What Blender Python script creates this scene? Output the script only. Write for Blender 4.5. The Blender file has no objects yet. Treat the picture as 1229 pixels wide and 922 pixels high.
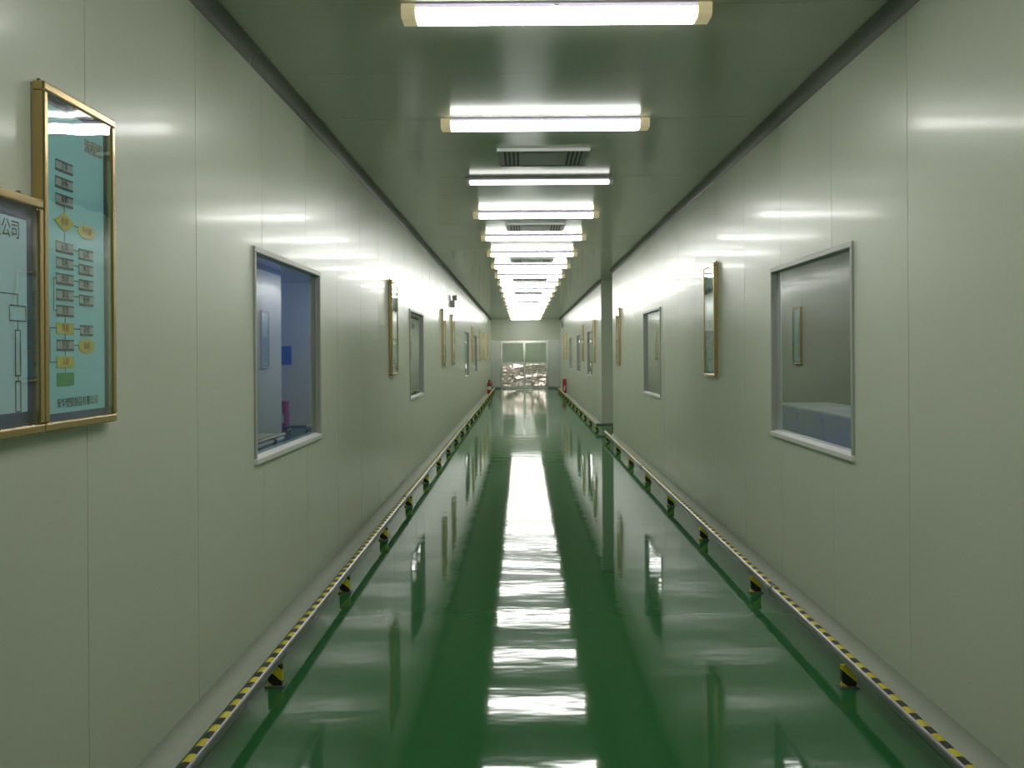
import bpy, math, random
from mathutils import Matrix, Vector
random.seed(4)
S = bpy.context.scene
COL = S.collection
PI = math.pi

# ------------------------------------------------------------------ camera, world, exposure
EYE = 1.50
cam_d = bpy.data.cameras.new('camera')
cam = bpy.data.objects.new('camera', cam_d)
COL.objects.link(cam)
cam_d.sensor_width = 36.0
cam_d.lens = 1280.0 * 36.0 / 1229.0
cam_d.shift_x = -12.0 / 1229.0
cam_d.shift_y = -36.0 / 1229.0
cam_d.clip_start = 0.05
cam_d.clip_end = 200
cam.matrix_world = Matrix.Translation((0, 0, EYE)) @ Matrix.Rotation(PI / 2, 4, 'X') @ Matrix.Rotation(-0.007, 4, 'Z')
S.camera = cam

w = bpy.data.worlds.new('world')
S.world = w
w.use_nodes = True
w.node_tree.nodes['Background'].inputs[0].default_value = (0.02, 0.022, 0.022, 1)
w.node_tree.nodes['Background'].inputs[1].default_value = 0.2

S.view_settings.view_transform = 'Standard'
S.view_settings.look = 'None'
S.view_settings.gamma = 1.0
S.view_settings.use_curve_mapping = False
S.view_settings.exposure = 1.1
S.cycles.use_denoising = True
S.cycles.max_bounces = 10
S.cycles.diffuse_bounces = 6
S.cycles.glossy_bounces = 6
S.cycles.transparent_max_bounces = 16
S.cycles.sample_clamp_indirect = 6.0

LAMP = 10.4            # strength of the lit fluorescent covers

# ------------------------------------------------------------------ dimensions (metres; x right, y away, z up)
XL, XR = -1.35, 1.66
H = 3.02
Y0, YE = -4.0, 46.5
XC = 0.5 * (XL + XR)
PITCH = 1.1235
OPEN0, OPEN1 = 19.5, 22.3       # side passage in the right wall

# ------------------------------------------------------------------ materials
def nt(name):
    m = bpy.data.materials.new(name)
    m.use_nodes = True
    return m, m.node_tree.nodes, m.node_tree.links, m.node_tree.nodes['Principled BSDF']

def plain(name, col, rough=0.5, metal=0.0, spec=0.5, emit=None, es=0.0, var=0.06, vs=6.0, bump=0.0, bs=60.0, stretch=(1, 1, 1), rvar=0.0, bd=0.01, coat=0.0, crough=0.1):
    m, n, l, b = nt(name)
    tc = n.new('ShaderNodeTexCoord')
    mp = n.new('ShaderNodeMapping'); mp.inputs['Scale'].default_value = stretch
    l.new(tc.outputs['Object'], mp.inputs[0])
    nz = n.new('ShaderNodeTexNoise'); nz.inputs['Scale'].default_value = vs; nz.inputs['Detail'].default_value = 3
    l.new(mp.outputs[0], nz.inputs['Vector'])
    mx = n.new('ShaderNodeMix'); mx.data_type = 'RGBA'
    mx.inputs[6].default_value = tuple(c * (1 - var) for c in col) + (1,)
    mx.inputs[7].default_value = tuple(min(1, c * (1 + var)) for c in col) + (1,)
    l.new(nz.outputs[0], mx.inputs[0]); l.new(mx.outputs[2], b.inputs['Base Color'])
    b.inputs['Roughness'].default_value = rough
    if rvar:
        mr = n.new('ShaderNodeMapRange')
        mr.inputs[3].default_value = rough - rvar; mr.inputs[4].default_value = rough + rvar
        l.new(nz.outputs[0], mr.inputs[0]); l.new(mr.outputs[0], b.inputs['Roughness'])
    b.inputs['Metallic'].default_value = metal
    b.inputs['Coat Weight'].default_value = coat; b.inputs['Coat Roughness'].default_value = crough
    b.inputs['Specular IOR Level'].default_value = spec
    if emit:
        b.inputs['Emission Color'].default_value = emit + (1,)
        b.inputs['Emission Strength'].default_value = es
    if bump:
        n2 = n.new('ShaderNodeTexNoise'); n2.inputs['Scale'].default_value = bs; n2.inputs['Detail'].default_value = 2
        l.new(mp.outputs[0], n2.inputs['Vector'])
        bp = n.new('ShaderNodeBump'); bp.inputs['Strength'].default_value = bump; bp.inputs['Distance'].default_value = bd
        l.new(n2.outputs[0], bp.inputs['Height']); l.new(bp.outputs[0], b.inputs['Normal'])
    return m

def glass(name, tint=(1, 1, 1), boost=1.0, wav=0.0):
    m, n, l, b = nt(name)
    n.remove(b)
    out = n['Material Output']
    tr = n.new('ShaderNodeBsdfTransparent'); tr.inputs[0].default_value = tint + (1,)
    gl = n.new('ShaderNodeBsdfGlossy'); gl.inputs['Roughness'].default_value = 0.015
    gl.inputs[0].default_value = (0.95, 0.97, 0.97, 1)
    fr = n.new('ShaderNodeFresnel'); fr.inputs[0].default_value = 1.5
    # both faces of the sheet mirror: 1-(1-F)^2, taken on the front face only
    a = n.new('ShaderNodeMath'); a.operation = 'SUBTRACT'; a.inputs[0].default_value = 1.0
    p = n.new('ShaderNodeMath'); p.operation = 'POWER'; p.inputs[1].default_value = 2.0 * boost
    c = n.new('ShaderNodeMath'); c.operation = 'SUBTRACT'; c.inputs[0].default_value = 1.0
    g = n.new('ShaderNodeNewGeometry')
    d = n.new('ShaderNodeMath'); d.operation = 'SUBTRACT'; d.inputs[0].default_value = 1.0
    e = n.new('ShaderNodeMath'); e.operation = 'MULTIPLY'
    l.new(fr.outputs[0], a.inputs[1]); l.new(a.outputs[0], p.inputs[0]); l.new(p.outputs[0], c.inputs[1])
    l.new(g.outputs['Backfacing'], d.inputs[1]); l.new(c.outputs[0], e.inputs[0]); l.new(d.outputs[0], e.inputs[1])
    mx = n.new('ShaderNodeMixShader')
    l.new(e.outputs[0], mx.inputs[0]); l.new(tr.outputs[0], mx.inputs[1]); l.new(gl.outputs[0], mx.inputs[2])
    l.new(mx.outputs[0], out.inputs[0])
    if wav:
        tc = n.new('ShaderNodeTexCoord')
        nz = n.new('ShaderNodeTexNoise'); nz.inputs['Scale'].default_value = 7.0; nz.inputs['Detail'].default_value = 0
        bp = n.new('ShaderNodeBump'); bp.inputs['Strength'].default_value = wav; bp.inputs['Distance'].default_value = 0.01
        l.new(tc.outputs['Object'], nz.inputs['Vector']); l.new(nz.outputs[0], bp.inputs['Height']); l.new(bp.outputs[0], gl.inputs['Normal'])
    return m

def stripes(name, period, skew, axis=1, sk_axis=2, rough=0.45):
    """yellow and black hazard stripes along one object axis, slanted along another"""
    m, n, l, b = nt(name)
    tc = n.new('ShaderNodeTexCoord'); sx = n.new('ShaderNodeSeparateXYZ')
    l.new(tc.outputs['Object'], sx.inputs[0])
    k = n.new('ShaderNodeMath'); k.operation = 'MULTIPLY'; k.inputs[1].default_value = skew
    l.new(sx.outputs[sk_axis], k.inputs[0])
    a = n.new('ShaderNodeMath'); a.operation = 'ADD'
    l.new(sx.outputs[axis], a.inputs[0]); l.new(k.outputs[0], a.inputs[1])
    dv = n.new('ShaderNodeMath'); dv.operation = 'DIVIDE'; dv.inputs[1].default_value = period
    l.new(a.outputs[0], dv.inputs[0])
    fr = n.new('ShaderNodeMath'); fr.operation = 'FRACT'; l.new(dv.outputs[0], fr.inputs[0])
    gt = n.new('ShaderNodeMath'); gt.operation = 'GREATER_THAN'; gt.inputs[1].default_value = 0.5
    l.new(fr.outputs[0], gt.inputs[0])
    nz = n.new('ShaderNodeTexNoise'); nz.inputs['Scale'].default_value = 9.0
    l.new(tc.outputs['Object'], nz.inputs['Vector'])
    yl = n.new('ShaderNodeMix'); yl.data_type = 'RGBA'
    yl.inputs[6].default_value = (0.72, 0.58, 0.02, 1); yl.inputs[7].default_value = (0.86, 0.72, 0.05, 1)
    l.new(nz.outputs[0], yl.inputs[0])
    mx = n.new('ShaderNodeMix'); mx.data_type = 'RGBA'
    mx.inputs[6].default_value = (0.012, 0.011, 0.010, 1)
    l.new(yl.outputs[2], mx.inputs[7])
    l.new(gt.outputs[0], mx.inputs[0]); l.new(mx.outputs[2], b.inputs['Base Color'])
    b.inputs['Roughness'].default_value = rough
    return m

M = {}
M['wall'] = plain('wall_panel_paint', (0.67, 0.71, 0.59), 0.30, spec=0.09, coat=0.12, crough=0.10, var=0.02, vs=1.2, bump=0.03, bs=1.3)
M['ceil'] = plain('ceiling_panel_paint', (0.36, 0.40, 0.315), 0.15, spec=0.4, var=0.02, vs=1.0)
M['skirt'] = plain('skirting_matt_paint', (0.46, 0.49, 0.41), 0.7, spec=0.15)
M['joint'] = plain('joint_sealant', (0.82, 0.83, 0.78), 0.5)
M['joint_d'] = plain('ceiling_joint_sealant', (0.60, 0.62, 0.56), 0.5)
M['cove'] = plain('cove_aluminium', (0.16, 0.165, 0.14), 0.55, spec=0.3)
M['alu'] = plain('window_aluminium', (0.44, 0.45, 0.41), 0.4)
M['sill'] = plain('window_sill_paint', (0.80, 0.80, 0.78), 0.4)
M['steel'] = plain('brushed_rail_steel', (0.27, 0.28, 0.27), 0.33, metal=0.85, var=0.12, vs=5, stretch=(8, .6, 8))
M['dsteel'] = plain('dull_steel', (0.20, 0.21, 0.20), 0.5, metal=0.6)
M['tape'] = stripes('hazard_tape', 0.144, 0.9)
M['chev'] = stripes('hazard_paint_post', 0.105, 0.85, axis=2, sk_axis=0)
M['gold'] = plain('gold_anodised_frame', (0.62, 0.46, 0.22), 0.27, metal=0.85, var=0.05)
M['print_t'] = plain('poster_print_teal', (0.34, 0.78, 0.84), 0.55, var=0.05, vs=2)
M['print_b'] = plain('poster_print_pale_blue', (0.55, 0.84, 0.92), 0.55, var=0.04, vs=2)
M['navy'] = plain('poster_border_navy', (0.035, 0.055, 0.16), 0.5)
M['ink'] = plain('poster_ink_black', (0.02, 0.025, 0.03), 0.6)
M['pgrey'] = plain('poster_grey_box', (0.36, 0.47, 0.47), 0.6)
M['pgrey_d'] = plain('poster_grey_edge', (0.07, 0.09, 0.10), 0.6)
M['pyel'] = plain('poster_yellow', (0.62, 0.60, 0.10), 0.6)
M['pgreen'] = plain('poster_green', (0.06, 0.36, 0.10), 0.6)
M['pred'] = plain('poster_red_ink', (0.42, 0.12, 0.05), 0.6)
M['pback'] = plain('poster_backing_white', (0.75, 0.75, 0.70), 0.6)
M['pglass'] = glass('poster_glass', wav=0.06)
M['wglass'] = glass('window_glass', (0.88, 0.92, 0.97), 1.15)
M['dglass'] = glass('door_glass', (0.94, 0.98, 0.95))
M['lens'] = plain('lit_diffuser', (0.85, 0.85, 0.85), 0.4, emit=(1.0, 0.99, 0.95), es=LAMP, var=0.01)
M['tube'] = plain('lit_tube', (0.85, 0.85, 0.85), 0.4, emit=(1.0, 0.99, 0.92), es=1.1, var=0.01)
M['lbase'] = plain('lamp_base_lavender', (0.62, 0.57, 0.70), 0.4)
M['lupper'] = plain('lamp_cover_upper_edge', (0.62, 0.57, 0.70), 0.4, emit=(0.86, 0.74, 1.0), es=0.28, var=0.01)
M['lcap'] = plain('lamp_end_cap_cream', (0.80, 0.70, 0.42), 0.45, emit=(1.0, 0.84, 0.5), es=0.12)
M['white'] = plain('white_enamel', (0.80, 0.81, 0.78), 0.4)
M['vent'] = plain('vent_enamel', (0.20, 0.215, 0.185), 0.4)
M['egrey'] = plain('emergency_light_grey', (0.45, 0.46, 0.44), 0.4)
M['hole'] = plain('vent_hole_dark', (0.02, 0.022, 0.02), 0.8)
M['red'] = plain('fire_red', (0.45, 0.03, 0.04), 0.35)
M['rubber'] = plain('black_rubber', (0.02, 0.02, 0.02), 0.6)
M['inox'] = plain('stainless_sheet', (0.84, 0.73, 0.66), 0.13, metal=1.0, bump=1.0, bs=1.7, bd=0.03, stretch=(1, 1, 1.5))
M['inox_f'] = plain('stainless_frame', (0.50, 0.51, 0.46), 0.2, metal=1.0)
M['clad'] = plain('cladding_steel', (0.50, 0.54, 0.49), 0.22, metal=0.4)
M['room_l'] = plain('workroom_blue_paint', (0.13, 0.25, 0.74), 0.6)
M['room_r'] = plain('workroom_grey_paint', (0.20, 0.22, 0.22), 0.6)
M['blue'] = plain('blue_plastic', (0.05, 0.17, 0.80), 0.4)
M['bluelid'] = plain('pale_plastic_sheet', (0.45, 0.48, 0.50), 0.4)
M['bluesign'] = plain('blue_notice_print', (0.04, 0.12, 0.50), 0.4)

# green epoxy floor, slightly wavy
def floor_mat():
    m, n, l, b = nt('green_epoxy')
    tc = n.new('ShaderNodeTexCoord')
    nz = n.new('ShaderNodeTexNoise'); nz.inputs['Scale'].default_value = 0.7; nz.inputs['Detail'].default_value = 4
    l.new(tc.outputs['Object'], nz.inputs['Vector'])
    mx = n.new('ShaderNodeMix'); mx.data_type = 'RGBA'
    mx.inputs[6].default_value = (0.026, 0.130, 0.040, 1); mx.inputs[7].default_value = (0.032, 0.155, 0.050, 1)
    l.new(nz.outputs[0], mx.inputs[0]); l.new(mx.outputs[2], b.inputs['Base Color'])
    mr = n.new('ShaderNodeMapRange'); mr.inputs[3].default_value = 0.035; mr.inputs[4].default_value = 0.07
    l.new(nz.outputs[0], mr.inputs[0]); l.new(mr.outputs[0], b.inputs['Coat Roughness'])
    b.inputs['Roughness'].default_value = 0.26
    b.inputs['Specular IOR Level'].default_value = 0.0
    b.inputs['Coat Weight'].default_value = 0.62
    n2 = n.new('ShaderNodeTexNoise'); n2.inputs['Scale'].default_value = 1.6; n2.inputs['Detail'].default_value = 3
    mp = n.new('ShaderNodeMapping'); mp.inputs['Scale'].default_value = (1.0, 2.0, 1.0)
    l.new(tc.outputs['Object'], mp.inputs[0]); l.new(mp.outputs[0], n2.inputs['Vector'])
    bp = n.new('ShaderNodeBump'); bp.inputs['Strength'].default_value = 0.17; bp.inputs['Distance'].default_value = 0.01
    l.new(n2.outputs[0], bp.inputs['Height']); l.new(bp.outputs[0], b.inputs['Normal']); l.new(bp.outputs[0], b.inputs['Coat Normal'])
    return m
M['floor'] = floor_mat()

# ------------------------------------------------------------------ mesh helpers
class MB:
    def __init__(s): s.v, s.f = [], []
    def box(s, a, b):
        x0, y0, z0 = a; x1, y1, z1 = b
        k = len(s.v)
        s.v += [(x0, y0, z0), (x1, y0, z0), (x1, y1, z0), (x0, y1, z0), (x0, y0, z1), (x1, y0, z1), (x1, y1, z1), (x0, y1, z1)]
        s.f += [tuple(k + i for i in q) for q in ((0, 3, 2, 1), (4, 5, 6, 7), (0, 1, 5, 4), (1, 2, 6, 5), (2, 3, 7, 6), (3, 0, 4, 7))]
        return s
    def prism(s, pts, axis, a, b):
        """closed polygon pts (2D, ccw seen from +axis) extruded from a to b along axis 0/1/2"""
        k = len(s.v); n = len(pts)
        for t in (a, b):
            for p in pts:
                q = list(p); q.insert(axis, t); s.v.append(tuple(q))
        for i in range(n):
            j = (i + 1) % n
            s.f.append((k + i, k + j, k + n + j, k + n + i))
        s.f.append(tuple(k + i for i in reversed(range(n)))); s.f.append(tuple(k + n + i for i in range(n)))
        return s
    def cyl(s, c, r, axis, a, b, n=14, r2=None):
        r2 = r if r2 is None else r2
        k = len(s.v)
        for t, rr in ((a, r), (b, r2)):
            for i in range(n):
                an = 2 * PI * i / n
                q = [c[0] + rr * math.cos(an), c[1] + rr * math.sin(an)]; q.insert(axis, t); s.v.append(tuple(q))
        for i in range(n):
            j = (i + 1) % n
            s.f.append((k + i, k + j, k + n + j, k + n + i))
        s.f.append(tuple(k + i for i in reversed(range(n)))); s.f.append(tuple(k + n + i for i in range(n)))
        return s
    def lathe(s, c, prof, n=16):
        """prof: list of (r, z) from bottom to top around the vertical through c"""
        k = len(s.v); m = len(prof)
        for r, z in prof:
            for i in range(n):
                an = 2 * PI * i / n
                s.v.append((c[0] + r * math.cos(an), c[1] + r * math.sin(an), z))
        for q in range(m - 1):
            for i in range(n):
                j = (i + 1) % n
                s.f.append((k + q * n + i, k + q * n + j, k + (q + 1) * n + j, k + (q + 1) * n + i))
        s.f.append(tuple(k + i for i in reversed(range(n)))); s.f.append(tuple(k + (m - 1) * n + i for i in range(n)))
        return s
    def mesh(s, name, mat, smooth=False):
        me = bpy.data.meshes.new(name)
        me.from_pydata(s.v, [], s.f)
        import bmesh
        bm = bmesh.new(); bm.from_mesh(me)
        bmesh.ops.recalc_face_normals(bm, faces=bm.faces)
        bm.to_mesh(me); bm.free()
        me.materials.append(M[mat] if isinstance(mat, str) else mat)
        if smooth:
            for p in me.polygons: p.use_smooth = True
            try: me.set_sharp_from_angle(angle=math.radians(40))
            except Exception: pass
        return me
    def build(s, name, mat, parent=None, smooth=False, bevel=0.0, loc=None, rotz=0.0):
        o = bpy.data.objects.new(name, s.mesh(name, mat, smooth))
        COL.objects.link(o)
        if parent: o.parent = parent
        if loc: o.location = loc
        o.rotation_euler.z = rotz
        if bevel:
            b = o.modifiers.new('bevel', 'BEVEL'); b.width = bevel; b.segments = 2; b.limit_method = 'ANGLE'
        return o

def B(a, b): return MB().box(a, b)

def tag(o, label, cat=None, group=None, kind=None):
    o['label'] = label
    if cat: o['category'] = cat
    if group: o['group'] = group
    if kind: o['kind'] = kind
    return o

def empty(name, loc=(0, 0, 0), rotz=0.0, parent=None):
    o = bpy.data.objects.new(name, None)
    o.empty_display_size = 0.2
    COL.objects.link(o); o.location = loc; o.rotation_euler.z = rotz
    if parent: o.parent = parent
    return o

def copy_tree(o, parent=None):
    c = o.copy(); COL.objects.link(c); c.parent = parent
    for ch in list(o.children): copy_tree(ch, c)
    return c

ORD = ['first', 'second', 'third', 'fourth', 'fifth', 'sixth', 'seventh', 'eighth', 'ninth', 'tenth', 'eleventh', 'twelfth', 'thirteenth',
       'fourteenth', 'fifteenth', 'sixteenth', 'seventeenth', 'eighteenth', 'nineteenth', 'twentieth']

# ------------------------------------------------------------------ the setting
fl = B((-4.2, Y0 - .1, -0.1), (4.7, YE + 4.2, 0)).build('floor', 'floor')
tag(fl, 'glossy dark green epoxy floor of the corridor', 'floor', kind='structure')

# window openings (y0, y1) in each side wall, heights shared
WZ0, WZ1 = EYE - 0.55, EYE + 0.555
WIN_L = [(5.36, 7.11), (12.8, 14.55), (25.2, 26.95), (30.0, 31.75)]
WIN_R = [(5.32, 7.08), (12.75, 14.5), (25.2, 26.95), (30.3, 32.05), (35.4, 37.15)]
TH = 0.06

def wall_panels(root, xin, sgn, seam0, wins, runs, dz=H):
    """panels (children) of one side wall; sgn -1 = left wall, body lies outward"""
    g = 0.003
    xa, xb = sorted((xin, xin + sgn * TH))
    for (ra, rb) in runs:
        k = math.floor((ra - seam0) / PITCH)
        edges = [ra]
        y = seam0 + (k + 1) * PITCH
        while y < rb - 0.15:
            if y > ra + 0.15: edges.append(y)
            y += PITCH
        edges.append(rb)
        for a, b in zip(edges[:-1], edges[1:]):
            mb = MB(); a2, b2 = a + g, b - g
            cuts = sorted({a2, b2} | {t for (p, q) in wins for t in (p + .02, q - .02) if a2 < t < b2})
            for c0, c1 in zip(cuts[:-1], cuts[1:]):
                mid = .5 * (c0 + c1)
                if any(p + .02 < mid < q - .02 for p, q in wins):
                    mb.box((xa, c0, 0), (xb, c1, WZ0 + .02)); mb.box((xa, c0, WZ1 - .02), (xb, c1, dz))
                else:
                    mb.box((xa, c0, 0), (xb, c1, dz))
            mb.build('panel', 'wall', root)
        for e in edges[1:-1]:
            xs = sorted((xin + sgn * 0.003, xin + sgn * (TH - .005)))
            hit = any(p < e < q for p, q in wins)
            for z0, z1 in ([(0, WZ0 + .02), (WZ1 - .02, dz)] if hit else [(0, dz)]):
                B((xs[0], e - .003, z0), (xs[1], e + .003, z1)).build('joint_strip', 'joint', root)

wl = empty('wall_left'); tag(wl, 'pale grey steel panel wall on the left of the corridor', 'wall', kind='structure')
wall_panels(wl, XL, -1, 4.43, WIN_L, [(Y0, YE)])
wr = empty('wall_right'); tag(wr, 'pale grey steel panel wall on the right, broken by a side passage', 'wall', kind='structure')
wall_panels(wr, XR, 1, 4.58, WIN_R, [(Y0, OPEN0), (OPEN1, YE)])
# end wall round the double door
DX0, DX1, DZ = -0.90, 1.10, 2.03
we = empty('wall_end'); tag(we, 'pale panel wall closing the far end above the double door', 'wall', kind='structure')
B((XL - TH, YE, DZ + .06), (XR + TH, YE + .06, H)).build('header_panel', 'wall', we)
for a, b in ((XL - TH, DX0 - .05), (DX1 + .05, XR + TH)):
    B((a, YE, 0), (b, YE + .06, DZ + .06)).build('cladding_panel', 'clad', we)
wb = B((XL - TH, Y0 - .06, 0), (XR + TH, Y0, H)).build('wall_back', 'wall')
tag(wb, 'plain panel wall behind the camera', 'wall', kind='structure')
bb = B((XL, YE - .012, 0), (DX0 - .05, YE, .07)).box((DX1 + .05, YE - .012, 0), (XR, YE, .07)).build('baseboard_end', 'dsteel')
tag(bb, 'thin dark skirting along the far end wall', 'baseboard', kind='structure')

# ceiling of cross panels
ce = empty('ceiling', (0, 0, 0)); tag(ce, 'grey green glossy ceiling of wide cross panels', 'ceiling', kind='structure')
CS = 5.76
y = CS - 9 * PITCH
while y < YE:
    a, b = max(y, Y0) + .0025, min(y + PITCH, YE) - .0025
    if b > a:
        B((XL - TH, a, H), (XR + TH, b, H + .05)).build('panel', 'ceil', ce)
        B((XL - TH, b, H + .0015), (XR + TH, b + .005, H + .04)).build('joint_strip', 'joint_d', ce)
    y += PITCH

# coved aluminium trim between walls and ceiling
def cove_profile(xin, sgn, r=0.065):
    """concave quarter round; sgn -1 for the left wall"""
    pts = [(xin, H)]
    cx, cz = xin - sgn * r, H - r
    for i in range(9):
        t = PI / 2 * i / 8
        pts.append((cx + sgn * r * math.sin(t), cz + r * math.cos(t)))
    # ends: (cx, H) ... (xin, H-r)
    return pts
def cove(name, xin, sgn, runs, label):
    root = empty(name); tag(root, label, 'trim', kind='structure')
    for a, b in runs:
        MB().prism([(p[0], p[1]) for p in cove_profile(xin, sgn)], 1, a, b).build('cove_length', 'cove', root, smooth=True)
    return root
tl = cove('trim_1', XL, -1, [(Y0, 5.325), (5.335, 17.3), (17.305, 29.3), (29.305, YE)], 'dark coved metal trim along the left wall under the ceiling')
MB().prism(cove_profile(XL, -1, .058), 1, 5.325, 5.335).build('joint_ring', 'sill', tl)
cove('trim_2', XR, 1, [(Y0, 6.5), (6.505, OPEN0), (OPEN1, 34), (34.005, YE)], 'dark coved metal trim along the right wall under the ceiling')

def floor_cove(name, xin, sgn, runs, label):
    root = empty(name); tag(root, label, 'trim', kind='structure')
    pts = [(x, H - z) for x, z in cove_profile(xin, sgn, .075)]
    for a, b in runs:
        MB().prism(pts, 1, a, b).build('cove_length', 'skirt', root, smooth=True)
floor_cove('trim_3', XL, -1, [(Y0, 8.0), (8.004, 20.0), (20.004, 32), (32.004, YE)], 'pale coved skirting along the foot of the left wall')
floor_cove('trim_4', XR, 1, [(Y0, 8.2), (8.204, OPEN0), (OPEN1, 34), (34.004, YE)], 'pale coved skirting along the foot of the right wall')

# side passage on the right
pw = empty('wall_passage'); tag(pw, 'pale panel walls lining the side passage on the right', 'wall', kind='structure')
B((XR + TH, OPEN1, 0), (4.5, OPEN1 + .06, H)).build('panel', 'wall', pw)
B((XR, OPEN1 - .004, 0), (XR + TH + .01, OPEN1, H)).build('corner_post', 'wall', pw)
B((XR + TH, OPEN0 - .06, 0), (4.5, OPEN0, H)).build('panel', 'wall', pw)
B((4.5, OPEN0 - .06, 0), (4.56, OPEN1 + .06, H)).build('panel', 'wall', pw)
cp = B((XR + TH, OPEN0 - .06, H), (4.56, OPEN1 + .06, H + .05)).build('ceiling_passage', 'ceil')
tag(cp, 'ceiling of the side passage on the right', 'ceiling', kind='structure')

# workrooms behind the windows
def room(name, x0, x1, y0, y1, mat, label):
    r = empty(name); tag(r, label, 'wall', kind='structure')
    B((x1, y0, 0), (x1 + .05, y1, H)).build('panel', mat, r) if abs(x1) > abs(x0) else B((x0 - .05, y0, 0), (x0, y1, H)).build('panel', mat, r)
    for yy in (y0, y1):
        B((x0, yy - .025, 0), (x1, yy + .025, H)).build('panel', mat, r)
    B((x0, y0, H), (x1, y1, H + .05)).build('ceiling_slab', mat, r)
room('wall_workroom_left', -4.0, XL - TH, -1.0, 44.0, 'room_l', 'blue painted walls of the dark workroom behind the left windows')
room('wall_workroom_right', XR + TH, 4.4, -1.0, OPEN0 - .12, 'room_r', 'grey walls of the dark workroom behind the near right windows')
room('wall_workroom_beyond', XR + TH, 4.4, OPEN1 + .12, 44.0, 'room_r', 'grey walls of the dark workroom behind the far right windows')

# windows: local frame x = along wall (reading direction), -y = towards corridor, z up
def make_window(name, wide):
    r = empty(name)
    hh = WZ1 - WZ0; fw = 0.03
    for nm, a, b in (('window_frame', (-wide / 2, -.012, hh - fw), (wide / 2, .030, hh)),
                     ('window_frame', (-wide / 2, -.012, fw), (-wide / 2 + fw, .030, hh - fw)),
                     ('window_frame', (wide / 2 - fw, -.012, fw), (wide / 2, .030, hh - fw))):
        B(a, b).build(nm, 'alu', r, bevel=.004)
    MB().prism([(-.018, 0), (.075, 0), (.075, fw + .008), (.02, fw + .008), (-.018, fw - .002)], 0, -wide / 2, wide / 2).build('window_sill', 'sill', r, bevel=.003)
    B((-wide / 2 + fw - .005, .020, fw - .005), (wide / 2 - fw + .005, .026, hh - fw + .005)).build('pane', 'wglass', r)
    for sx in (-1, 1):
        x = sx * (wide / 2 - fw - .006)
        B((x - .004, .014, fw + .004), (x + .004, .020, hh - fw - .002)).build('gasket', 'alu', r)
    return r
proto = None
wn = 0
for side, wins, words in (('left', WIN_L, ['nearest window in the left wall', 'second window in the left wall beyond a slim framed poster',
                                         'third window along the left wall, seen edge-on', 'farthest window along the left wall, seen edge-on']),
                          ('right', WIN_R, ['nearest window in the right wall, blue boxes behind its glass', 'second window in the right wall, before the side passage',
                                          'first window in the right wall beyond the side passage', 'second window in the right wall beyond the side passage',
                                          'last window in the right wall before the end doors'])):
    for (a, b), t in zip(wins, words):
        wn += 1
        o = make_window('window_%d' % wn, 1.75)
        o.location = (XL if side == 'left' else XR, .5 * (a + b), WZ0)
        o.rotation_euler.z = PI / 2 if side == 'left' else -PI / 2
        tag(o, t, 'window', kind='structure')

# double door at the far end with a lobby behind it
lob = empty('wall_lobby'); tag(lob, 'pale walls of the lobby behind the far double door', 'wall', kind='structure')
B((XL - .5, YE + 4.0, 0), (XR + .5, YE + 4.06, H)).build('panel', 'wall', lob)
B((XL - .56, YE + .06, 0), (XL - .5, YE + 4.06, H)).build('panel', 'wall', lob)
B((XR + .5, YE + .06, 0), (XR + .56, YE + 4.06, H)).build('panel', 'wall', lob)
B((XL - .56, YE + .06, H), (XR + .56, YE + 4.06, H + .05)).build('ceiling_slab', 'ceil', lob)
d = empty('door_1', (0, YE, 0)); tag(d, 'stainless steel double door with glazed upper halves at the corridor end', 'door', kind='structure')
for a, b in (((DX0 - .05, -.03, 0), (DX0, .08, DZ + .06)), ((DX1, -.03, 0), (DX1 + .05, .08, DZ + .06)), ((DX0, -.03, DZ), (DX1, .08, DZ + .06))):
    B(a, b).build('door_frame', 'inox_f', d, bevel=.006)
xm = .5 * (DX0 + DX1)
for x0, x1, hs in ((DX0 + .008, xm - .006, 1), (xm + .006, DX1 - .008, -1)):
    leaf = empty('door_leaf', (0, 0, 0), parent=d)
    st = .042
    mb = MB()
    mb.box((x0, 0, .012), (x0 + st, .045, DZ - .006)); mb.box((x1 - st, 0, .012), (x1, .045, DZ - .006))
    mb.box((x0 + st, 0, DZ - .05), (x1 - st, .045, DZ - .006)); mb.box((x0 + st, 0, 1.06), (x1 - st, .045, 1.14)); mb.box((x0 + st, 0, .012), (x1 - st, .045, .10))
    mb.build('leaf_frame', 'inox_f', leaf)
    B((x0 + st, .018, 1.14), (x1 - st, .026, DZ - .05)).build('pane', 'dglass', leaf)
    B((x0 + st, .010, .10), (x1 - st, .035, 1.06)).build('kick_panel', 'inox', leaf)
    hx = x1 - .033 if hs > 0 else x0 + .033
    MB().cyl((hx, -.05), .013, 2, .95, 1.35).box((hx - .008, -.05, .98), (hx + .008, 0, 1.0)).box((hx - .008, -.05, 1.30), (hx + .008, 0, 1.32)).build('handle', 'inox_f', leaf, smooth=True)

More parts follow.
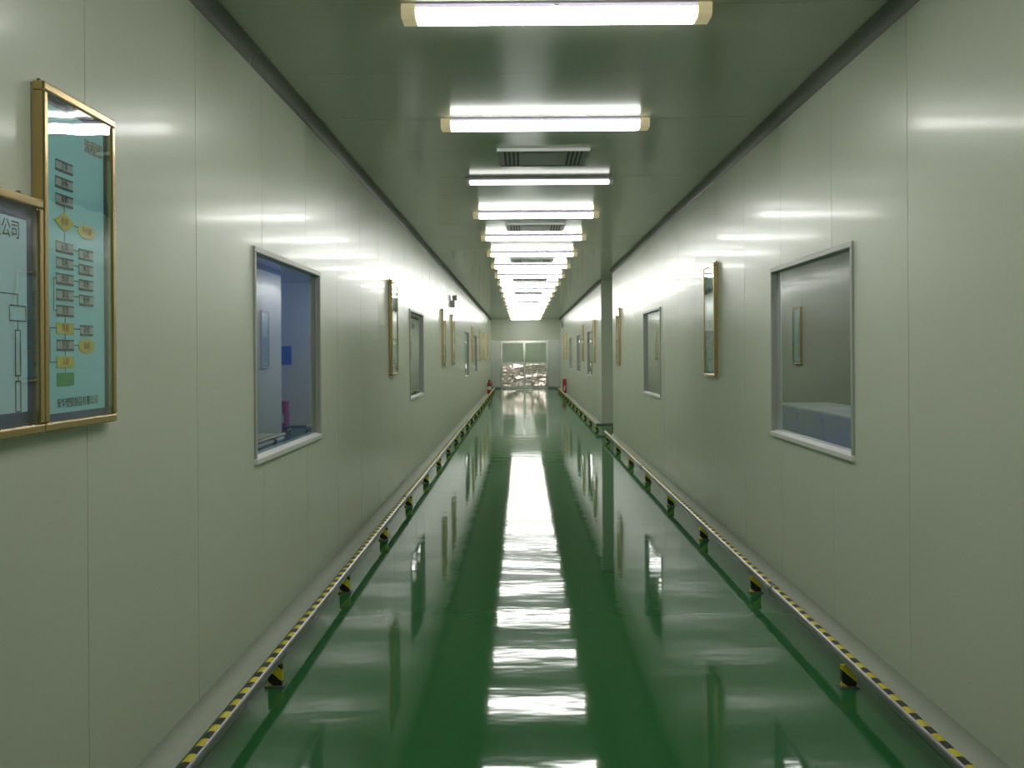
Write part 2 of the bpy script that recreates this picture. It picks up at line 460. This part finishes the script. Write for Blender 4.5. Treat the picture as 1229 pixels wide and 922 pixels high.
# ------------------------------------------------------------------ ceiling lights
def make_lamp():
    r = empty('ceiling_light')
    L, lens = 1.345, 1.215
    MB().prism([(-.070, 0), (.070, 0), (.070, -.008), (-.070, -.008)], 0, -lens / 2, lens / 2).build('base_channel', 'lbase', r)
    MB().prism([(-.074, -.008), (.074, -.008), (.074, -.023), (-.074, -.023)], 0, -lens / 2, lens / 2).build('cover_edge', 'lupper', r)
    MB().prism([(-.074, -.023), (.074, -.023), (.068, -.054), (.052, -.064), (-.052, -.064), (-.068, -.054)], 0, -lens / 2, lens / 2).build('diffuser', 'lens', r)
    for s in (-1, 1):
        a, b = sorted((s * lens / 2, s * L / 2))
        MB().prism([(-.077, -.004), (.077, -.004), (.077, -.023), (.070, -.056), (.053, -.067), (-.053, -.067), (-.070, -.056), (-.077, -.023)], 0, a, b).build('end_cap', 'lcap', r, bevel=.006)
    MB().cyl((-.077, -.016), .007, 0, -.01, .01, 8).build('clip', 'white', r)
    return r
def make_bare():
    r = empty('ceiling_light')
    MB().prism([(-.045, 0), (.045, 0), (.045, -.018), (.030, -.026), (-.030, -.026), (-.045, -.018)], 0, -.63, .63).build('base_channel', 'lbase', r)
    MB().cyl((0, -.046), .021, 0, -.60, .60, 14).build('tube', 'tube', r, smooth=True)
    for s in (-1, 1):
        a, b = sorted((s * .595, s * .635))
        B((a, -.016, -.070), (b, .016, -.018)).build('lamp_holder', 'white', r, bevel=.004)
    B((.615, -.09, -.03), (.625, -.082, 0)).build('clip', 'white', r)
    return r
lamp0, bare0, used = make_lamp(), make_bare(), False
for k in range(-1, 19):
    y = 4.67 + 2 * PITCH * k
    bare = k in (2,)
    if bare: o = bare0
    else:
        o = lamp0 if not used else copy_tree(lamp0)
        used = True
    o.location = (XC + .005, y, H)
    if k < 0:
        t = 'fluorescent ceiling light overhead, between camera and nearest visible one'
    elif bare: t = 'bare fluorescent tube on a slim batten, third ceiling light from the camera'
    elif k == 0: t = 'largest, nearest fluorescent ceiling light with cream end caps'
    elif k == 18: t = 'last fluorescent ceiling light, right before the end wall'
    else: t = 'fluorescent ceiling light with cream end caps, %s in the row from the camera' % ORD[k]
    tag(o, t, 'ceiling light', 'row of fluorescent ceiling lights')

for (x, y, t) in ((-2.8, 17.2, 'unseen fixture added to brighten the left workroom, farther one'),  # added out of view so the left room shows brighter through its window
                  (-2.2, 9.0, 'unseen fixture added to brighten the left workroom, nearer one'),
                  (-2.8, 19.8, 'unseen fixture added to brighten the left workroom, farthest one'),
                  (1.95, 6.4, 'unseen fixture added to light the right workroom crates, nearer one'),  # added out of view to light the crates behind the glass
                  (1.95, 8.6, 'unseen fixture added to light the right workroom crates, farther one'),
                  (XC, YE + 0.9, 'unseen fixture added to light the lobby, close behind the far double door')):  # added so the lobby behind the door panes is not dark
    o = copy_tree(lamp0); o.location = (x, y, H); o.rotation_euler.z = PI / 2 if abs(x) > 1 else 0; tag(o, t, 'ceiling light', 'row of fluorescent ceiling lights')
# second unseen lobby fixture, added to brighten the view through the door glass
o = copy_tree(lamp0); o.location = (XC, YE + 2.8, H)
tag(o, 'unseen fixture added to light the lobby, deeper behind the far double door', 'ceiling light', 'row of fluorescent ceiling lights')

# ------------------------------------------------------------------ ceiling air vents
def make_vent():
    r = empty('air_vent')
    w2, l2, t = .345, .325, .022
    fr = .022
    for a, b in (((-w2, -l2, -t), (w2, -l2 + fr, 0)), ((-w2, l2 - fr, -t), (w2, l2, 0)), ((-w2, -l2 + fr, -t), (-w2 + fr, l2 - fr, 0)), ((w2 - fr, -l2 + fr, -t), (w2, l2 - fr, 0))):
        B(a, b).build('frame', 'white' if b[1] < 0 and a[0] == -w2 and b[0] == w2 else 'vent', r)  # near bar gets a paler colour to stand in for its lit edge
    B((-w2 + fr, -l2 + fr, -.018), (w2 - fr, l2 - fr, 0)).build('plate', 'vent', r)
    B((-.16, -.24, -.024), (.16, .24, -.018)).build('centre_plate', 'vent', r, bevel=.003)
    mb = MB()
    for s in (-1, 1):
        for i in range(4):
            x = s * (.19 + .032 * i)
            for j in range(9):
                yy = -.26 + .065 * j
                mb.box((x - .008, yy - .022, -.0195), (x + .008, yy + .022, -.017))
    tag(mb.build('perforations', 'hole', r), 'rows of small dark air slots', kind='stuff')
    return r
v0 = make_vent()
for i in range(8):
    y = 8.2 + 4 * PITCH * i
    o = v0 if i == 0 else copy_tree(v0)
    o.location = (XC + .015, y, H)
    t = ['square slotted air vent in the ceiling, nearest one, between second and third lights', 'second slotted ceiling air vent, in front of the fifth light',
         'third slotted ceiling air vent, in front of the seventh light'] + ['slotted ceiling air vent, %s from the camera' % ORD[k] for k in range(3, 8)]
    tag(o, t[i], 'air vent', 'slotted air vents in the ceiling')

# ------------------------------------------------------------------ guard rails
ZR, RP = 0.121, 0.0265
def arc(cx, cz, r, a0, a1, n):
    return [(cx + r * math.cos(a0 + (a1 - a0) * i / n), cz + r * math.sin(a0 + (a1 - a0) * i / n)) for i in range(n + 1)]
POST = None
def rail(label, x, sgn, ya, yb, posts, joints=(), turn=None):
    """sgn +1: right-hand rail (tape faces up and to the right wall)"""
    global POST
    r = empty('guard_rail', (x, ya, 0)); tag(r, label, 'guard rail', 'low hazard striped guard rails')
    MB().prism(arc(0, ZR, RP, 0, 2 * PI * 15 / 16, 15), 1, 0, yb - ya).build('pipe', 'steel', r, smooth=True)
    a0, a1 = math.radians(62), math.radians(165)
    if sgn > 0: a0, a1 = PI - a0, PI - a1
    outer = arc(0, ZR, RP + .0016, a0, a1, 6); inner = arc(0, ZR, RP - .002, a1, a0, 6)
    MB().prism(outer + inner, 1, 0.0, yb - ya).build('hazard_tape', 'tape', r, smooth=True)
    for yp in posts:
        if POST is None:
            pm = MB().box((-.032, -.014, 0.006), (.032, .014, ZR - RP + .006)).mesh('post', 'chev')
            fm = MB().box((-.042, -.030, 0), (.042, .030, .007)).mesh('foot_plate', 'dsteel')
            POST = (pm, fm)
        p = bpy.data.objects.new('post', POST[0]); COL.objects.link(p); p.parent = r; p.location = (0, yp - ya, 0)
        f = bpy.data.objects.new('foot_plate', POST[1]); COL.objects.link(f); f.parent = p
    for yj in joints:
        MB().cyl((0, ZR), RP + .004, 1, yj - ya - .03, yj - ya + .03, 16).build('coupling', 'dsteel', r, smooth=True)
    for yy in (0, yb - ya):
        MB().cyl((0, ZR), RP + .002, 1, yy - .004, yy + .004, 16).build('end_cap', 'dsteel', r)
    if turn:
        x2, y2 = turn
        MB().cyl((y2 - ya, ZR), RP, 0, 0, x2 - x, 14).build('cross_pipe', 'dsteel', r, smooth=True)
        p = bpy.data.objects.new('post', POST[0]); COL.objects.link(p); p.parent = r; p.location = (x2 - x - .03, y2 - ya, 0)
        f = bpy.data.objects.new('foot_plate', POST[1]); COL.objects.link(f); f.parent = p
    return r
PL = [4.84 + 1.9 * i for i in range(-3, 21)]
rail('low steel guard rail with hazard tape along the left wall', -1.129, -1, -2.0, 43.2, [p for p in PL if -1.9 < p < 43], [10.2, 22.0])
rail('low steel guard rail with hazard tape along the right wall, near side of passage', 1.45, 1, -2.0, 18.75, [4.77 + 1.9 * i for i in range(-3, 8)], [6.2, 12.9])
rail('low steel guard rail along the right wall beyond the side passage', 1.45, 1, 20.6, 43.2, [20.75 + 1.9 * i for i in range(0, 12)], [30.0], turn=(1.80, 20.66))

# ------------------------------------------------------------------ posters
FONT_CACHE = {}
def text_mesh(s, size, mat, name='lettering'):
    cu = bpy.data.curves.new('t', 'FONT'); cu.body = s; cu.size = size; cu.align_x = 'CENTER'; cu.align_y = 'CENTER'; cu.resolution_u = 3
    cu.extrude = 0.0002
    o = bpy.data.objects.new('t', cu); COL.objects.link(o)
    dg = bpy.context.evaluated_depsgraph_get()
    me = bpy.data.meshes.new_from_object(o.evaluated_get(dg))
    bpy.data.objects.remove(o)
    me.materials.clear(); me.materials.append(M[mat]); me.name = name
    return me
def put_text(par, s, x, z, size, mat='ink', y=-.0025, sx=1.0):
    o = bpy.data.objects.new('lettering', text_mesh(s, size, mat)); COL.objects.link(o)
    o.parent = par; o.location = (x, y, z); o.rotation_euler = (PI / 2, 0, 0); o.scale = (sx, 1, 1)
    return o
def flat(mb, x0, z0, x1, z1, y=-.0012, t=.0012):
    mb.box((x0, y - t, z0), (x1, y, z1)); return mb

def poster_shell(name, wd, ht, print_mat, border=.016, border_mat='navy'):
    """origin: bottom centre on the wall surface; -y faces the corridor"""
    r = empty(name)
    f, dp = .026, .040
    for a, b in (((-wd / 2, -dp, ht - f), (wd / 2, -.004, ht)), ((-wd / 2, -dp, 0), (wd / 2, -.004, f)),
                 ((-wd / 2, -dp, f), (-wd / 2 + f, -.004, ht - f)), ((wd / 2 - f, -dp, f), (wd / 2, -.004, ht - f))):
        B(a, b).build('frame', 'gold', r, bevel=.005)
    B((-wd / 2 + .004, -.006, .004), (wd / 2 - .004, 0, ht - .004)).build('backing', 'pback', r)
    pr = B((-wd / 2 + f - .002, -.016, f - .002), (wd / 2 - f + .002, -.006, ht - f + .002)).build('print', print_mat, r)
    # border and chart content lie in front of the sheet (children of the print)
    mb = MB(); x0, x1, z0, z1 = -wd / 2 + f, wd / 2 - f, f, ht - f
    for q in ((x0, z1 - border * 1.3, x1, z1), (x0, z0, x1, z0 + border * 1.3), (x0, z0, x0 + border * .6, z1), (x1 - border, z0, x1, z1)):
        flat(mb, *q, y=-.016, t=.0006)
    mb.build('navy_border', border_mat, pr)  # navy band along the sheet edges, wider at top and bottom
    B((x0 - .003, -.034, z0 - .003), (x1 + .003, -.031, z1 + .003)).build('pane', 'pglass', r)
    for sx in (-1, 1):
        B((sx * wd * .42 - .006, -.012, ht), (sx * wd * .42 + .006, -.004, ht + .014)).build('hanger', 'dsteel', r)
    return r, pr

def flowchart(pr, wd, ht, detail=True):
    """the process chart: boxes down the left, side boxes to the right; placed as fractions of the picture"""
    Y = -.0170
    X = lambda u: -wd / 2 + u * wd
    Z = lambda v: ht * (1 - (1.0087 * v - .0518))
    g, gd, ye, gr, ln = MB(), MB(), MB(), MB(), MB()
    def gbox(u, v, w=.225, h=.033):
        flat(g, X(u - w / 2), Z(v + h / 2), X(u + w / 2), Z(v - h / 2), Y)
        flat(gd, X(u - w / 2), Z(v + h / 2), X(u + w / 2), Z(v + h / 2 - .006), Y - .0008)
        flat(gd, X(u - w / 2), Z(v - h / 2 + .005), X(u + w / 2), Z(v - h / 2), Y - .0008)
    def ybox(u, v, w=.225, h=.033):
        flat(ye, X(u - w / 2), Z(v + h / 2), X(u + w / 2), Z(v - h / 2), Y)
    def ell(u, v, a, b):
        ye.prism([(X(u) + a * wd * math.cos(t * PI / 10), Z(v) + b * ht * math.sin(t * PI / 10)) for t in range(20)], 1, Y - .0012, Y)
    def dia(u, v, a, b):
        ye.prism([(X(u) + a * wd, Z(v)), (X(u), Z(v) + b * ht), (X(u) - a * wd, Z(v)), (X(u), Z(v) - b * ht)], 1, Y - .0012, Y)
    def line(u0, v0, u1, v1):
        e = .0012
        flat(ln, min(X(u0), X(u1)) - e, min(Z(v0), Z(v1)) - e, max(X(u0), X(u1)) + e, max(Z(v0), Z(v1)) + e, Y, .0006)
    A, C = .345, .64
    rows = [.265, .315, .365]
    for v in rows: gbox(A, v)
    dia(A, .428, .135, .030); ell(C + .01, .440, .125, .021)
    txt = [(A, .428, '检验', 'pred'), (C + .01, .440, '不合格', 'pred')]
    for i, v in enumerate((.505, .552, .599, .646, .693)):
        gbox(A, v); txt.append((A, v, ('配料', '装配', '焊接', '调试', '清洗')[i], 'ink'))
        if i < 4: gbox(C, v + .008, .20); txt.append((C, v + .008, ('备料', '外壳', '零件', '配件')[i], 'ink')); line(A + .1125, v, C - .10, v)
    for v, t in zip(rows, ('订单', '采购', '来料')): txt.append((A, v, t, 'ink'))
    ybox(A, .745); gbox(C, .748, .18); gbox(A, .795); ell(C, .797, .115, .024); ybox(A, .845)
    txt += [(A, .745, '终检', 'pred'), (C, .748, '返修', 'ink'), (A, .795, '包装', 'ink'), (C, .797, '抽检', 'pred'), (A, .845, '入库', 'pred')]
    flat(gr, X(A - .1125), Z(.915), X(A + .1125), Z(.877), Y)
    line(A, .38, A, .40); line(A, .463, A, .485); line(A, .71, A, .73); line(A, .763, A, .78); line(A, .81, A, .828); line(A, .862, A, .877)
    line(.20, .599, .20, .693); line(.20, .693, A - .1125, .693); line(.20, .599, A - .1125, .599)
    line(.15, .745, .15, .845); line(.15, .745, A - .1125, .745); line(.15, .845, A - .1125, .845); line(A + .135, .432, C - .115, .432)
    line(A + .1125, .745, C - .09, .745); line(A + .1125, .795, C - .115, .795)
    g.build('chart_boxes', 'pgrey', pr); gd.build('chart_box_edges', 'pgrey_d', pr); ye.build('chart_decisions', 'pyel', pr)
    gr.build('chart_end_box', 'pgreen', pr); ln.build('chart_lines', 'ink', pr)
    if detail:
        for u, v, s, m in txt: put_text(pr, s, X(u), Z(v), .024, m, Y - .0016)
        put_text(pr, '安华塑胶制品有限公司', X(.52), Z(.968), .031, 'ink', Y, .95)
        put_text(pr, '流程图', X(.76), Z(.172), .046, 'pred', Y)

PZ = EYE - .208
def place(o, side, ya, yb, z=PZ):
    o.location = (XL if side == 'left' else XR, .5 * (ya + yb), z)
    o.rotation_euler.z = PI / 2 if side == 'left' else -PI / 2
PW, PH = .515, .972
po, pr = poster_shell('framed_poster', PW, PH, 'print_t')
flowchart(pr, PW, PH)
place(po, 'left', 2.935, 2.935 + PW)
tag(po, 'tall gold-framed teal flow chart poster, nearest on the left wall', 'poster', 'gold-framed posters')
# far repeats: same frame, chart without lettering
pf, prf = poster_shell('framed_poster', PW, PH, 'print_t')
flowchart(prf, PW, PH, False)
first = True
for side, ya, t in (('left', 10.8, 'slim-looking gold-framed poster between the first two left windows'),
                    ('left', 17.9, 'gold-framed poster just beyond the second left window'),
                    ('left', 20.35, 'gold-framed poster below the twin-head emergency light on left wall'),
                    ('left', 28.4, 'gold-framed poster between the third and farthest left windows'),
                    ('left', 33.4, 'gold-framed poster just beyond the farthest left window'),
                    ('left', 37.0, 'gold-framed poster on left wall, second beyond the farthest window'),
                    ('left', 40.6, 'gold-framed poster on left wall above the fire extinguishers'),
                    ('right', 9.0, 'gold-framed poster between the first two right windows'),
                    ('right', 17.9, 'gold-framed poster on right wall just before the side passage'),
                    ('right', 24.0, 'gold-framed poster on right wall just beyond the side passage'),
                    ('right', 28.5, 'gold-framed poster between the two right windows past the passage'),
                    ('right', 39.0, 'gold-framed poster on right wall beyond the last window'),
                    ('right', 41.6, 'gold-framed poster on right wall nearest the end doors')):
    o = pf if first else copy_tree(pf); first = False
    place(o, side, ya, ya + PW); tag(o, t, 'poster', 'gold-framed posters')
# landscape poster at the left edge of the picture
LW, LH = 1.00, .640
pl, prl = poster_shell('framed_poster', LW, LH, 'print_b', border=.028)
place(pl, 'left', 2.93 - LW, 2.93)
tag(pl, 'wide gold-framed pale blue chart poster cut off by the left edge', 'poster', 'gold-framed posters')
Yp = -.0170
put_text(prl, '安华塑胶制品有限公司', .150, LH - .098, .054, 'ink', Yp, .95)
put_text(prl, '组织机构图', .03, LH - .165, .05, 'navy', Yp)
mb = MB()
def rect(x0, z0, x1, z1, e=.0015):
    for q in ((x0, z0 - e, x1, z0 + e), (x0, z1 - e, x1, z1 + e), (x0 - e, z0, x0 + e, z1), (x1 - e, z0, x1 + e, z1)): flat(mb, *q, y=Yp, t=.0006)
def ln(x0, z0, x1, z1, e=.0012): flat(mb, min(x0, x1) - e, min(z0, z1) - e, max(x0, x1) + e, max(z0, z1) + e, y=Yp, t=.0006)
for xx in (-.33, -.09, .15, .391):
    rect(xx - .045, .305, xx + .045, .345); ln(xx, .345, xx, .375); ln(xx, .28, xx, .305)
    rect(xx - .014, .16, xx + .014, .28); ln(xx, .145, xx, .16); rect(xx - .014, .065, xx + .014, .145)
ln(-.33, .375, .391, .375); ln(0, .375, 0, .40); rect(-.07, .40, .07, .44)
mb.build('chart_lines', 'ink', prl)

# ------------------------------------------------------------------ emergency lights, fire equipment, workroom things
def emergency(side, y, z, label):
    r = empty('emergency_light', (XL if side == 'left' else XR, y, z), PI / 2 if side == 'left' else -PI / 2)
    tag(r, label, 'emergency light', 'twin-head emergency lights')
    B((-.12, -.075, 0), (.12, 0, .13)).build('housing', 'egrey', r, bevel=.01)
    for s in (-1, 1):
        h = MB().cyl((s * .075, .185), .05, 1, -.11, -.03, 16, .038).build('lamp_head', 'egrey', r, smooth=True)
        MB().cyl((s * .075, .185), .043, 1, -.116, -.108, 16).build('lens', 'white', h)
        B((s * .075 - .012, -.05, .12), (s * .075 + .012, -.03, .16)).build('bracket', 'dsteel', r)
    return r
emergency('left', 20.4, EYE + .90, 'grey twin-head emergency light high on the left wall')
emergency('right', 42.7, EYE + 1.05, 'small twin-head emergency light high on right wall near the end doors')

def extinguisher(x, y, label):
    r = empty('fire_extinguisher', (x, y, 0)); tag(r, label, 'fire extinguisher', 'fire extinguishers by the left wall')
    MB().lathe((0, 0), [(.066, 0), (.072, .01), (.072, .36), (.060, .42), (.030, .455), (.022, .47)], 18).build('cylinder', 'red', r, smooth=True)
    MB().cyl((0, 0), .024, 2, .47, .51, 10).box((-.012, -.10, .515), (.012, .03, .53)).box((-.010, -.09, .545), (.010, .03, .557)).build('valve_handle', 'rubber', r)
    h = MB()
    pts = [(.02, .49), (.07, .50), (.092, .45), (.092, .30), (.088, .18)]
    for (a, za), (b, zb) in zip(pts[:-1], pts[1:]):
        h.prism([(a - .008, za - .008), (a + .008, za + .004), (b + .008, zb), (b - .008, zb - .004)], 1, -.008, .008)
    h.build('hose', 'rubber', r)
    MB().cyl((0, 0), .0728, 2, .17, .29, 18).build('paper_label', 'white', r, smooth=True)
    return r
extinguisher(-1.245, 40.1, 'red fire extinguisher by left wall near the end doors, front one')
extinguisher(-1.245, 40.45, 'red fire extinguisher by left wall near the end doors, rear one')

def firebox(x, y, rz, label):
    r = empty('fire_equipment_box', (x, y, 0), rz); tag(r, label, 'fire box', 'red fire equipment boxes')
    B((-.065, 0, .02), (.065, .32, .56)).build('body', 'red', r, bevel=.006)
    B((-.06, -.010, .03), (.06, 0, .55)).build('door', 'red', r, bevel=.003)
    B((.04, -.022, .28), (.05, -.010, .34)).build('handle', 'inox_f', r)
    mb = MB(); mb.cyl((-.01, .26), .022, 1, -.0115, -.0100, 12); mb.box((-.032, -.0115, .12), (.012, -.0100, .26)); mb.box((-.028, -.0115, .29), (.03, -.0100, .302)); mb.box((.022, -.0115, .2), (.03, -.0100, .30))
    mb.build('extinguisher_symbol', 'white', r)
    for a in (-.045, .045):
        for b in (.04, .28):
            B((a - .015, b - .015, 0), (a + .015, b + .015, .02)).build('foot', 'rubber', r)
    return r
firebox(1.585, 39.9, 0, 'red fire equipment box on the floor by the far right wall')
firebox(2.2, OPEN1 - .34, 0, 'red fire equipment box inside the side passage, mirrored in left window')
n_ = B((2.08, OPEN1 - .012, EYE - .19), (2.32, OPEN1, EYE + .2)).build('blue_notice', 'bluesign')
tag(n_, 'blue notice on the side passage wall, mirrored in the nearest left window', 'notice')

def work_table(x0, x1, y0, y1, h, label):
    r = empty('work_table', (.5 * (x0 + x1), .5 * (y0 + y1), 0)); tag(r, label, 'table', 'steel work tables behind the windows')
    a, b = (x1 - x0) / 2, (y1 - y0) / 2
    B((-a, -b, h - .04), (a, b, h)).build('table_top', 'dsteel', r, bevel=.005)
    for sx in (-1, 1):
        for sy in (-1, 1):
            px, py = sx * (a - .05), sy * (b - .05)
            B((px - .02, py - .02, 0), (px + .02, py + .02, h - .04)).build('leg', 'dsteel', r)
    return r
def crate(x, y, z, w_, l_, h_, label):
    r = empty('storage_crate', (x, y, z)); tag(r, label, 'crate', 'blue crates behind the windows')
    t = .012
    mb = MB()
    mb.box((-w_ / 2, -l_ / 2, 0), (w_ / 2, l_ / 2, t))
    mb.box((-w_ / 2, -l_ / 2, t), (-w_ / 2 + t, l_ / 2, h_)); mb.box((w_ / 2 - t, -l_ / 2, t), (w_ / 2, l_ / 2, h_))
    mb.box((-w_ / 2 + t, -l_ / 2, t), (w_ / 2 - t, -l_ / 2 + t, h_)); mb.box((-w_ / 2 + t, l_ / 2 - t, t), (w_ / 2 - t, l_ / 2, h_))
    mb.build('body', 'blue', r)
    rm = MB(); e = .012
    for q in (((-w_ / 2 - e, -l_ / 2 - e, h_ - .03), (-w_ / 2, l_ / 2 + e, h_)), ((w_ / 2, -l_ / 2 - e, h_ - .03), (w_ / 2 + e, l_ / 2 + e, h_)),
              ((-w_ / 2, -l_ / 2 - e, h_ - .03), (w_ / 2, -l_ / 2, h_)), ((-w_ / 2, l_ / 2, h_ - .03), (w_ / 2, l_ / 2 + e, h_))): rm.box(*q)
    rm.build('rim', 'blue', r)
    B((-w_ / 2 - .01, -l_ / 2 - .01, h_), (w_ / 2 + .01, l_ / 2 + .01, h_ + .015)).build('lid', 'bluelid', r, bevel=.004)
    return r
work_table(2.15, 2.85, 5.6, 9.6, .72, 'steel work table behind the nearest right window')
for i, yy in enumerate((6.2, 6.95, 7.7, 8.45, 9.2)):
    crate(2.5, yy, .72, .46, .66, .315, 'blue plastic crate behind the nearest right window, %s from the camera' % ORD[i])
work_table(-2.45, -1.72, 5.0, 9.0, .72, 'steel work table behind the nearest left window')
for i, yy in enumerate((6.1, 6.9, 7.7)):
    crate(-2.1, yy, .72, .46, .66, .18, 'low blue plastic crate behind the nearest left window, %s from the camera' % ORD[i])
work_table(1.86, 2.56, 12.4, 15.6, .72, 'steel work table behind the second right window')
for i, yy in enumerate((14.0, 14.75)):
    crate(2.2, yy, .72, .46, .66, .30, 'blue plastic crate behind the second right window, %s from the camera' % ORD[i])
